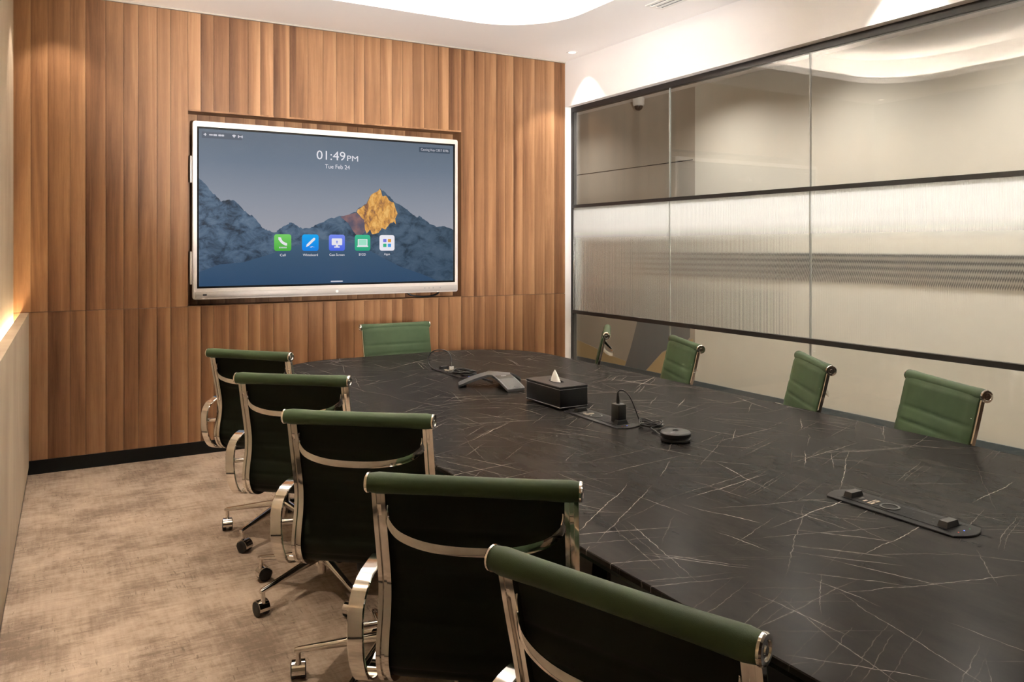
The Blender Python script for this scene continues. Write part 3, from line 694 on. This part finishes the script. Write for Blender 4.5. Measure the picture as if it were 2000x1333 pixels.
grommet_box(3.680, 'black power socket box at the far end of the table with a looping cable')

# ------------------------------------------------------------------ things on the table
t = empty('tissue_box', (1.808, 2.756, TZ+.0045)); tag(t, 'black faux leather tissue box with white stitching on the table', 'tissue box')
HX, HY, HZ = .066, .128, .088
bm = box(-HX, HX, -HY, HY, 0, HZ-.006, bev=.002)
obj('body', bm, 'faux_leather', t, 40)
def oval(r1, r2, n=32): return [(r1*math.cos(2*PI*k/n), r2*math.sin(2*PI*k/n)) for k in range(n)]
obj('lid', holed(bmesh.new(), rrect(0, 0, HX+.0015, HY+.0015, .004, 4), oval(.021, .042), HZ-.0058, HZ), 'faux_leather', t, 30)
obj('slot_rim', holed(bmesh.new(), oval(.024, .045), oval(.0205, .0415), HZ, HZ+.0012), 'black_rubber', t, 30)
for z in (.006, HZ-.012, HZ-.002):
    bm = bmesh.new(); o = HX+.0018, HY+.0018
    holed(bm, rrect(0, 0, HX+.0022, HY+.0022, .004, 4), rrect(0, 0, HX+.0002, HY+.0002, .003, 4), z, z+.0010); obj('stitching', bm, 'stitch', t)
# tissue: folded cone
def cone(bm, n=26, rings=7):
    rs = []
    for j in range(rings):
        f = j/(rings-1); h = -.012+.058*f
        row = []
        for k in range(n):
            a = 2*PI*k/n; fold = 1+.22*math.sin(3*a+1)+.12*math.sin(5*a)
            rx = .018*(1-f)**.8*fold+.0012; ry = .032*(1-f)**.8*fold+.0012
            row.append(bm.verts.new((rx*math.cos(a)-.003*f, ry*math.sin(a)+.006*f, HZ+h)))
        rs.append(row)
    for a, b in zip(rs, rs[1:]):
        for k in range(n): bm.faces.new((a[k], a[(k+1) % n], b[(k+1) % n], b[k]))
    bm.faces.new(rs[-1]); return bm
tag_t = obj('tissue', cone(bmesh.new()), 'tissue', t, 50)

# conference phone, three arched legs
ph = empty('conference_phone', (1.80, 3.25, TZ)); tag(ph, 'dark grey three-legged arched conference phone on the table', 'phone')
ARMS = [156, -88, 34]
def rad(th):
    best = .064
    for a in ARMS:
        d = abs((math.degrees(th)-a+180) % 360-180)
        if d < 60:
            dr = math.radians(d)
            half = .047
            r = .175/math.cos(dr) if math.tan(dr)*.175 <= half else min(half/max(math.sin(dr), 1e-3), .3)
            best = max(best, min(r, .19) if d < 45 else r if r < .08 else .064)
    return best
def ztop(x, y):
    r = 0
    for a in ARMS: r = max(r, x*math.cos(math.radians(a))+y*math.sin(math.radians(a)))
    f = min(max(r/.175, 0), 1.08); return .064-.052*(f**1.55)
def shell(bm, nt_=144, nr=12, inset=1., dz0=0., th=.011, f0=.0):
    top = []; bot = []
    for j in range(1, nr+1):
        f = j/nr; rt = []; rb = []
        for k in range(nt_):
            a = 2*PI*k/nt_; R = rad(a)*inset*f; x, y = R*math.cos(a), R*math.sin(a); z = ztop(x, y)+dz0
            rt.append(bm.verts.new((x, y, z))); rb.append(bm.verts.new((x, y, max(z-th-.004*(1-f), .0005))))
        top.append(rt); bot.append(rb)
    ct = bm.verts.new((0, 0, ztop(0, 0)+dz0)); cb = bm.verts.new((0, 0, ztop(0, 0)+dz0-th))
    for rs, c in ((top, ct), (bot, cb)):
        for k in range(nt_): bm.faces.new((c, rs[0][k], rs[0][(k+1) % nt_]))
        for a, b in zip(rs, rs[1:]):
            for k in range(nt_): bm.faces.new((a[k], a[(k+1) % nt_], b[(k+1) % nt_], b[k]))
    for k in range(nt_): bm.faces.new((top[-1][k], top[-1][(k+1) % nt_], bot[-1][(k+1) % nt_], bot[-1][k]))
    return bm
obj('shell', shell(bmesh.new()), 'phone_grey', ph, 50)
# glossy face plate on the front leg
def plate(bm, a, r0, r1, half, lift, th):
    ca, sa = math.cos(math.radians(a)), math.sin(math.radians(a)); rows = []
    for j in range(9):
        r = r0+(r1-r0)*j/8; row = []
        for k in range(7):
            l = -half+2*half*k/6; x, y = r*ca-l*sa, r*sa+l*ca; row.append(bm.verts.new((x, y, ztop(x, y)+lift)))
        rows.append(row)
    for p, q in zip(rows, rows[1:]):
        for k in range(6): bm.faces.new((p[k], p[k+1], q[k+1], q[k]))
    return bm
obj('touch_panel', plate(bmesh.new(), -88, .055, .172, .040, .0012, 0), 'phone_face', ph, 40)
obj('logo', plate(bmesh.new(), -88, .062, .066, .014, .0018, 0), 'stitch', ph)
for l in (-.024, 0, .024):
    a = math.radians(-88); x, y = .160*math.cos(a)-l*math.sin(a), .160*math.sin(a)+l*math.cos(a)
    obj('key_mark', lathe(bmesh.new(), [(.0003, .0008), (.003, .0008), (.003, .0016), (.0003, .0016)], 10, Matrix.Translation((x, y, ztop(x, y)+.0008))), 'ring_grey', ph)
for a in ARMS:
    x, y = .150*math.cos(math.radians(a)), .150*math.sin(math.radians(a)); obj('foot', lathe(bmesh.new(), [(.0005, 0), (.012, 0), (.012, .006), (.0005, .006)], 14, Matrix.Translation((x, y, 0.0002))), 'black_rubber', ph)

# microphone puck
pk = empty('speaker_puck', (1.805, 2.030, TZ)); tag(pk, 'round flat black microphone puck on the table with a cable', 'microphone')
obj('base', lathe(bmesh.new(), [(.001, .0003), (.044, .0003), (.049, .004), (.049, .011), (.045, .0135), (.001, .0135)], 40), 'black_plastic', pk, 35)
obj('body', lathe(bmesh.new(), [(.001, .0135), (.043, .0135), (.0435, .016), (.049, .018), (.0505, .022), (.0505, .029), (.048, .0325), (.044, .034), (.001, .0342)], 40), 'black_plastic', pk, 35)
obj('touch_ring', lathe(bmesh.new(), [(.009, .0343), (.0115, .0343), (.0115, .0348), (.009, .0348), (.009, .0343)], 28, Matrix.Translation((.006, .006, 0))), 'ring_grey', pk)
obj('logo', box(-.030, -.012, -.012, -.008, .0343, .0347), 'stitch', pk)
obj('indicator', lathe(bmesh.new(), [(.0002, .0343), (.0013, .0343), (.0010, .0350), (.0002, .0350)], 8, Matrix.Translation((.028, .010, 0))), 'stitch', pk)

# charger standing on the middle power box
cg = empty('charger', (1.800, 2.330, TZ+.0058)); tag(cg, 'black block charger standing in the power box beside the tissue box', 'charger')
obj('body', box(-.018, .018, -.022, .022, 0, .068, bev=.0025), 'black_plastic', cg, 40)
bm = bmesh.new(); cyl(bm, (0, .004, .068), (0, .004, .076), .0062, .0062, 12); cyl(bm, (0, .004, .076), (0, .004, .098), .0068, .0042, 12); cyl(bm, (0, .004, .098), (0, .004, .110), .003, .0024, 10)
obj('plug', bm, 'black_rubber', cg, 40)
# cables
zc = TZ+.003
up = [(1.80, 2.334, TZ+.113), (1.802, 2.328, TZ+.121), (1.812, 2.315, TZ+.122), (1.825, 2.295, TZ+.10), (1.835, 2.275, TZ+.055), (1.842, 2.262, TZ+.02), (1.846, 2.25, zc+.004)]
coil = []
for k in range(46):
    a = k*.62+2.0; rr = .036+.006*math.sin(k*1.7); coil.append((1.862+rr*1.0*math.cos(a), 2.222+rr*1.15*math.sin(a), zc+.002+.018*abs(math.sin(k*.9))*(k % 7)/7+k*.00022))
down = [(1.83, 2.185, zc+.008), (1.818, 2.15, zc+.006), (1.806, 2.11, zc+.002), (1.802, 2.09, zc+.003), (1.803, 2.078, TZ+.012)]
tag(obj('charging_cable', tube(bmesh.new(), catmull(up+coil+down, 4), .0023, 8), 'cable_black', None, 60), 'black cable coiled between the block charger and the round puck', 'cable')
up = [(1.812, 3.752, TZ+.007), (1.812, 3.752, TZ+.05), (1.806, 3.765, TZ+.088), (1.785, 3.80, TZ+.104), (1.755, 3.85, TZ+.095), (1.735, 3.875, TZ+.06), (1.732, 3.86, TZ+.025), (1.738, 3.80, zc+.002), (1.75, 3.72, zc+.001), (1.755, 3.66, zc+.003)]
coil = []
for k in range(40):
    a = k*.66+1.5; rr = .048+.007*math.sin(k*1.3); coil.append((1.80+rr*math.cos(a), 3.58+rr*1.3*math.sin(a), zc+.006+.014*abs(math.sin(k*.8))*(k % 5)/5+k*.0003))
down = [(1.85, 3.52, zc+.004), (1.84, 3.47, zc+.001), (1.83, 3.41, zc+.001), (1.825, 3.33, zc+.003)]
tag(obj('phone_cable', tube(bmesh.new(), catmull(up+coil+down, 4), .0034, 8), 'cable_black', None, 60), 'black cable looping up from the far power box to the conference phone', 'cable')
e = empty('cable_plug', (1.812, 3.752, TZ+.0066)); tag(e, 'silver cable plug in the far power box', 'plug')
obj('collar', box(-.011, .011, -.006, .006, 0, .016, bev=.001), 'white_plastic', e); obj('sleeve', cyl(bmesh.new(), (0, 0, .016), (0, 0, .040), .0055, .0042, 12), 'bolt', e, 40)

# ------------------------------------------------------------------ chairs
RW = .205   # half distance between the side rails
PROF = [(-.2625, .892), (-.244, .81), (-.224, .73), (-.211, .665), (-.213, .605), (-.226, .55), (-.230, .503), (-.207, .458), (-.155, .434), (-.075, .434), (.04, .447), (.14, .462), (.205, .466), (.240, .460)]
RAIL = [(p.x, p.y) for p in catmull([Vector((a, b)) for a, b in PROF], 6)]
def arclen(path):
    s = [0]
    for a, b in zip(path, path[1:]): s.append(s[-1]+math.hypot(b[0]-a[0], b[1]-a[1]))
    return s
def resample(path, n):
    s = arclen(path); out = []; j = 0
    for i in range(n):
        d = s[-1]*i/(n-1)
        while j < len(s)-2 and s[j+1] < d: j += 1
        f = (d-s[j])/max(s[j+1]-s[j], 1e-9); out.append((path[j][0]+(path[j+1][0]-path[j][0])*f, path[j][1]+(path[j+1][1]-path[j][1])*f))
    return out
def sling():
    n = 150
    path = resample([(-.274, .9055), (-.2675, .9035)]+RAIL, n); L = arclen(path)[-1]; bm = bmesh.new()
    seams = [.125]
    while seams[-1] < L-.05: seams.append(seams[-1]+.0535)
    cols = [-1, -.985, -.8, -.4, 0, .4, .8, .985, 1]; top = []; bot = []
    hw = RW+.0115; off = .0095
    for i, (y, z) in enumerate(path):
        a, b = path[max(i-1, 0)], path[min(i+1, n-1)]; ty, tz = b[0]-a[0], b[1]-a[1]; l = math.hypot(ty, tz)
        ny, nz = -tz/l, ty/l         # forward / upward side
        s = L*i/(n-1); d = min(abs(s-q) for q in seams)
        puff = .0046+.0054*min(1, (d/.012))**.5
        rt = []; rb = []
        for c in cols:
            e = 1 if abs(c) < .97 else .55 if abs(c) < .99 else .2
            sag = .0
            o1 = off*min(1, i/6)+puff*e*.75; o2 = off*min(1, i/6)-puff*e*.75
            rt.append(bm.verts.new((c*hw, y+ny*o1, z+nz*o1))); rb.append(bm.verts.new((c*hw, y+ny*o2, z+nz*o2)))
        top.append(rt); bot.append(rb)
    m = len(cols)
    for i in range(n-1):
        for k in range(m-1):
            bm.faces.new((top[i][k], top[i][k+1], top[i+1][k+1], top[i+1][k])); bm.faces.new((bot[i][k], bot[i+1][k], bot[i+1][k+1], bot[i][k+1]))
        bm.faces.new((top[i][0], top[i+1][0], bot[i+1][0], bot[i][0])); bm.faces.new((top[i][-1], bot[i][-1], bot[i+1][-1], top[i+1][-1]))
    bm.faces.new(top[0]+bot[0][::-1]); bm.faces.new(top[-1]+bot[-1][::-1]); return bm
def rail_section(s):
    g = .0055 if .06 < s < .95 else .0012
    w_, h = .0145, .0085
    # face towards the back (dn negative) carries a long groove
    return [(-w_, -h), (-w_*.35, -h), (-w_*.28, -h+g), (w_*.28, -h+g), (w_*.35, -h), (w_, -h), (w_, h*.4), (w_*.5, h), (-w_*.5, h), (-w_, h*.4)]
def roller(y, z, r, x):
    bm = bmesh.new(); pr = [(.3*r, -x), (r*.96, -x), (r*1.10, -x+.02), (r*1.02, -x*.6), (r, 0), (r*1.02, x*.6), (r*1.10, x-.02), (r*.96, x), (.3*r, x)]
    return lathe(bm, pr, 24, Matrix.Translation((0, y, z)) @ Matrix.Rotation(PI/2, 4, 'Y'))
chair_meshes = []
def cm(name, bm, mat, smooth=40, sub=None):
    bmesh.ops.recalc_face_normals(bm, faces=bm.faces)
    thr = math.radians(smooth)
    for f in bm.faces: f.smooth = True
    for e in bm.edges:
        if len(e.link_faces) == 2 and e.calc_face_angle(0) > thr: e.smooth = False
    me = bpy.data.meshes.new(name); bm.to_mesh(me); bm.free(); me.materials.append(M[mat]); return me
ME = {}
ME['sling'] = cm('seat_sling', sling(), 'green_leather', 70); ME['sling'].materials.append(M['leather_reverse'])
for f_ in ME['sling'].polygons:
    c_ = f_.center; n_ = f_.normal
    if (c_.z > .47 and n_.y < -.2 and abs(n_.x) < .5) or (c_.z <= .47 and n_.z < -.2 and abs(n_.x) < .5): f_.material_index = 1     # near-black colour on the reverse faces
TOPR = (-.272, .899)
ME['roller_t'] = cm('top_roller', roller(TOPR[0], TOPR[1], .0205, .222), 'green_leather', 50)
ME['roller_f'] = cm('front_roller', roller(.245, .456, .019, .222), 'green_leather', 50)
def cap(x, y, z, r):
    s = 1 if x > 0 else -1; bm = bmesh.new()
    return lathe(bm, [(.0005, 0), (r, 0), (r, .004), (r*.9, .0065), (r*.62, .007), (r*.55, .0045), (r*.28, .0045), (r*.24, .0065), (.0005, .0065)], 24, Matrix.Translation((x, y, z)) @ Matrix.Rotation(s*PI/2, 4, 'Y'))
for s in (-1, 1):
    ME['rail', s] = cm('side_rail', sweep_yz(bmesh.new(), resample(RAIL, 90), rail_section, s*RW), 'chrome', 35)
    ME['cap_t', s] = cm('end_cap', cap(s*.222, *TOPR, .0215), 'chrome', 35); ME['cap_f', s] = cm('end_cap', cap(s*.222, .245, .456, .020), 'chrome', 35)
    armp = catmull([Vector(p) for p in ((-.150, .428), (-.215, .452), (-.252, .510), (-.262, .580), (-.250, .632), (-.205, .664), (-.13, .674), (-.02, .676), (.08, .671), (.145, .650), (.150, .615), (.105, .565), (.04, .52), (-.03, .465), (-.085, .432))], 6, True)
    xa = s*(RW+.052)
    def arm_sec(i=None):
        return [(-.016, -.0042), (.016, -.0042), (.018, -.002), (.018, .002), (.016, .0042), (-.016, .0042), (-.018, .002), (-.018, -.002)]
    ME['arm', s] = cm('armrest', sweep_yz(bmesh.new(), [(p.x, p.y) for p in armp], arm_sec(), xa, True), 'chrome', 40)
    bm = bmesh.new()
    for y, z in ((-.247, .575), (-.140, .430)): cyl(bm, (s*(RW+.008), y+(.03 if z > .5 else 0), z), (xa+s*.014, y+(.0 if z > .5 else 0), z), .0075, .0085, 14)
    ME['post', s] = cm('arm_post', bm, 'chrome', 40)
# back stretcher: ribbon bowed down and backwards, flaring plates at its ends
def stretcher():
    pts = catmull([Vector(p) for p in ((-RW+.010, -.2455, .835), (-RW+.022, -.262, .812), (-RW+.055, -.284, .792), (-.085, -.302, .780), (0, -.308, .777), (.085, -.302, .780), (RW-.055, -.284, .792), (RW-.022, -.262, .812), (RW-.010, -.2455, .835))], 6)
    n = len(pts); bm = bmesh.new(); rings = []
    for i, p in enumerate(pts):
        f = abs(2*i/(n-1)-1); h = .0095+.012*max(0, f-.8)/.2; d = (pts[min(i+1, n-1)]-pts[max(i-1, 0)]).normalized()
        up = Vector((0, 0, 1)); up = (up-d*up.dot(d)).normalized(); o = d.cross(up)
        rings.append([bm.verts.new(p+a*up+b*o) for a, b in ((-h, -.001), (-h*.5, -.004), (h*.5, -.004), (h, -.001), (h, .0015), (0, .003), (-h, .0015))])
    m = len(rings[0])
    for a, b in zip(rings, rings[1:]):
        for k in range(m): bm.faces.new((a[k], a[(k+1) % m], b[(k+1) % m], b[k]))
    bm.faces.new(rings[0]); bm.faces.new(rings[-1]); return bm
ME['stretcher'] = cm('back_stretcher', stretcher(), 'chrome', 40)
bm = bmesh.new()
for y in (-.06, .10): cyl(bm, (-RW, y, .432), (RW, y, .432), .009, .009, 12)
ME['cross'] = cm('seat_stretcher', bm, 'chrome', 40)
bm = box(-.07, .07, -.10, .10, .385, .420, bev=.008); cyl(bm, (0, .0, .36), (0, 0, .39), .035, .045, 20); bx(bm, -.15, .15, -.02, .02, .412, .426, bev=.003)
ME['mech'] = cm('tilt_mechanism', bm, 'black_plastic', 40)
ME['lever'] = cm('tilt_lever', tube(bmesh.new(), catmull([(.06, .02, .40), (.12, .02, .398), (.20, .015, .392), (.245, .01, .388)], 4), lambda f: .004 if f < .7 else .0065), 'chrome', 40)
ME['column'] = cm('gas_column', lathe(bmesh.new(), [(.001, .07), (.017, .07), (.018, .10), (.028, .105), (.031, .15), (.027, .165), (.0265, .30), (.015, .302), (.014, .37), (.001, .37)], 24), 'chrome', 35)
def leg():
    bm = bmesh.new(); loops = []
    for r, z, hw, hh in ((.020, .140, .020, .018), (.10, .128, .0165, .0145), (.20, .1115, .0135, .0115), (.290, .097, .0115, .0095), (.300, .095, .009, .007)):
        loops.append([(r, hw*math.cos(a)*(abs(math.cos(a))**-.35 if abs(math.cos(a)) > .05 else 1)*.95, z+hh*math.sin(a)) for a in [2*PI*k/14+.05 for k in range(14)]])
    loft(bm, loops); cyl(bm, (.288, 0, .065), (.288, 0, .096), .0085, .0085, 12); return bm
ME['leg'] = cm('base_leg', leg(), 'chrome', 40)
def caster():
    bm = bmesh.new()
    for s in (-1, 1):
        lathe(bm, [(.001, 0), (.022, 0), (.0265, .003), (.027, .010), (.0265, .014), (.023, .017), (.012, .0175), (.001, .0165)], 24, Matrix.Translation((-.012, s*.007, .0272)) @ Matrix.Rotation(-s*PI/2, 4, 'X'))
    return bm
ME['caster'] = cm('caster_wheel', caster(), 'black_rubber', 40)
def hood():
    bm = bmesh.new(); loops = []
    for k in range(11):
        a = math.radians(-10+200*k/10); loops.append((-.012+.0305*math.cos(a), .0285+.0305*math.sin(a)))
    o = [[(x, -.021, z), (x, .021, z), (-.012+(x+.012)*.94, .021, .0285+(z-.0285)*.94), (-.012+(x+.012)*.94, -.021, .0285+(z-.0285)*.94)] for x, z in loops]
    loft(bm, o); cyl(bm, (0, 0, .050), (0, 0, .070), .010, .0085, 12); return bm
ME['hood'] = cm('caster_hood', hood(), 'chrome', 40)
def chair(x, y, heading, base, label):
    e = empty('office_chair', (x, y, 0), -math.radians(heading)); tag(e, label, 'chair', 'green office chairs around the table')
    def p(name, key, par=e): return obj(name, None, None, par, mesh=ME[key])
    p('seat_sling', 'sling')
    for nm, k in (('top_roller', 'roller_t'), ('front_roller', 'roller_f')):
        r = p(nm, k)
        for s in (-1, 1): p('end_cap', ('cap_t' if k == 'roller_t' else 'cap_f', s), r)['label'] = 'chrome disc cap'
    for s in (-1, 1):
        p('side_rail', ('rail', s)); a = p('armrest', ('arm', s)); p('arm_post', ('post', s), a)
    p('back_stretcher', 'stretcher'); p('seat_stretcher', 'cross'); m = p('tilt_mechanism', 'mech'); p('tilt_lever', 'lever', m); p('gas_column', 'column')
    for k in range(5):
        l = p('base_leg', 'leg'); l.rotation_euler = (0, 0, math.radians(base+72*k+heading))
        yaw = math.radians(random.uniform(50, 130)*random.choice((-1, 1)))
        for nm, kk in (('caster_wheel', 'caster'), ('caster_hood', 'hood')):
            q_ = p(nm, kk, l); q_.location = (.288, 0, 0); q_.rotation_euler = (0, 0, yaw)
            if kk == 'hood': q_['label'] = 'chrome caster hood'
    return e
chair(1.002, 3.959, 49.0, 144.6, 'green office chair on the left side of the table, farthest from the camera')
chair(.965, 3.207, 40.2, 132.5, 'green office chair on the left side, second from the walnut wall')
chair(.948, 2.434, 39.4, 150, 'green office chair in the middle of the five on the left side')
chair(.932, 1.691, 38.6, 150, 'green office chair on the left side, second nearest the camera, back fully in view')
chair(.950, 1.004, 70.6, 120, 'green office chair nearest the camera, cut off by the bottom edge')
chair(1.860, 4.399, 181.9, 20, 'green office chair at the head of the table below the wall screen')
chair(2.595, 3.915, 307.5, 40, 'green office chair on the glass side seen edge-on, farthest from the camera')
chair(2.567, 3.199, 293.8, 10, 'green office chair on the glass side, second from the far end, before the mural')
chair(2.613, 2.470, 304.0, 30, 'green office chair on the glass side, third from the far end')
chair(2.545, 1.827, 295.7, 50, 'green office chair on the glass side nearest the camera, rightmost in the picture')
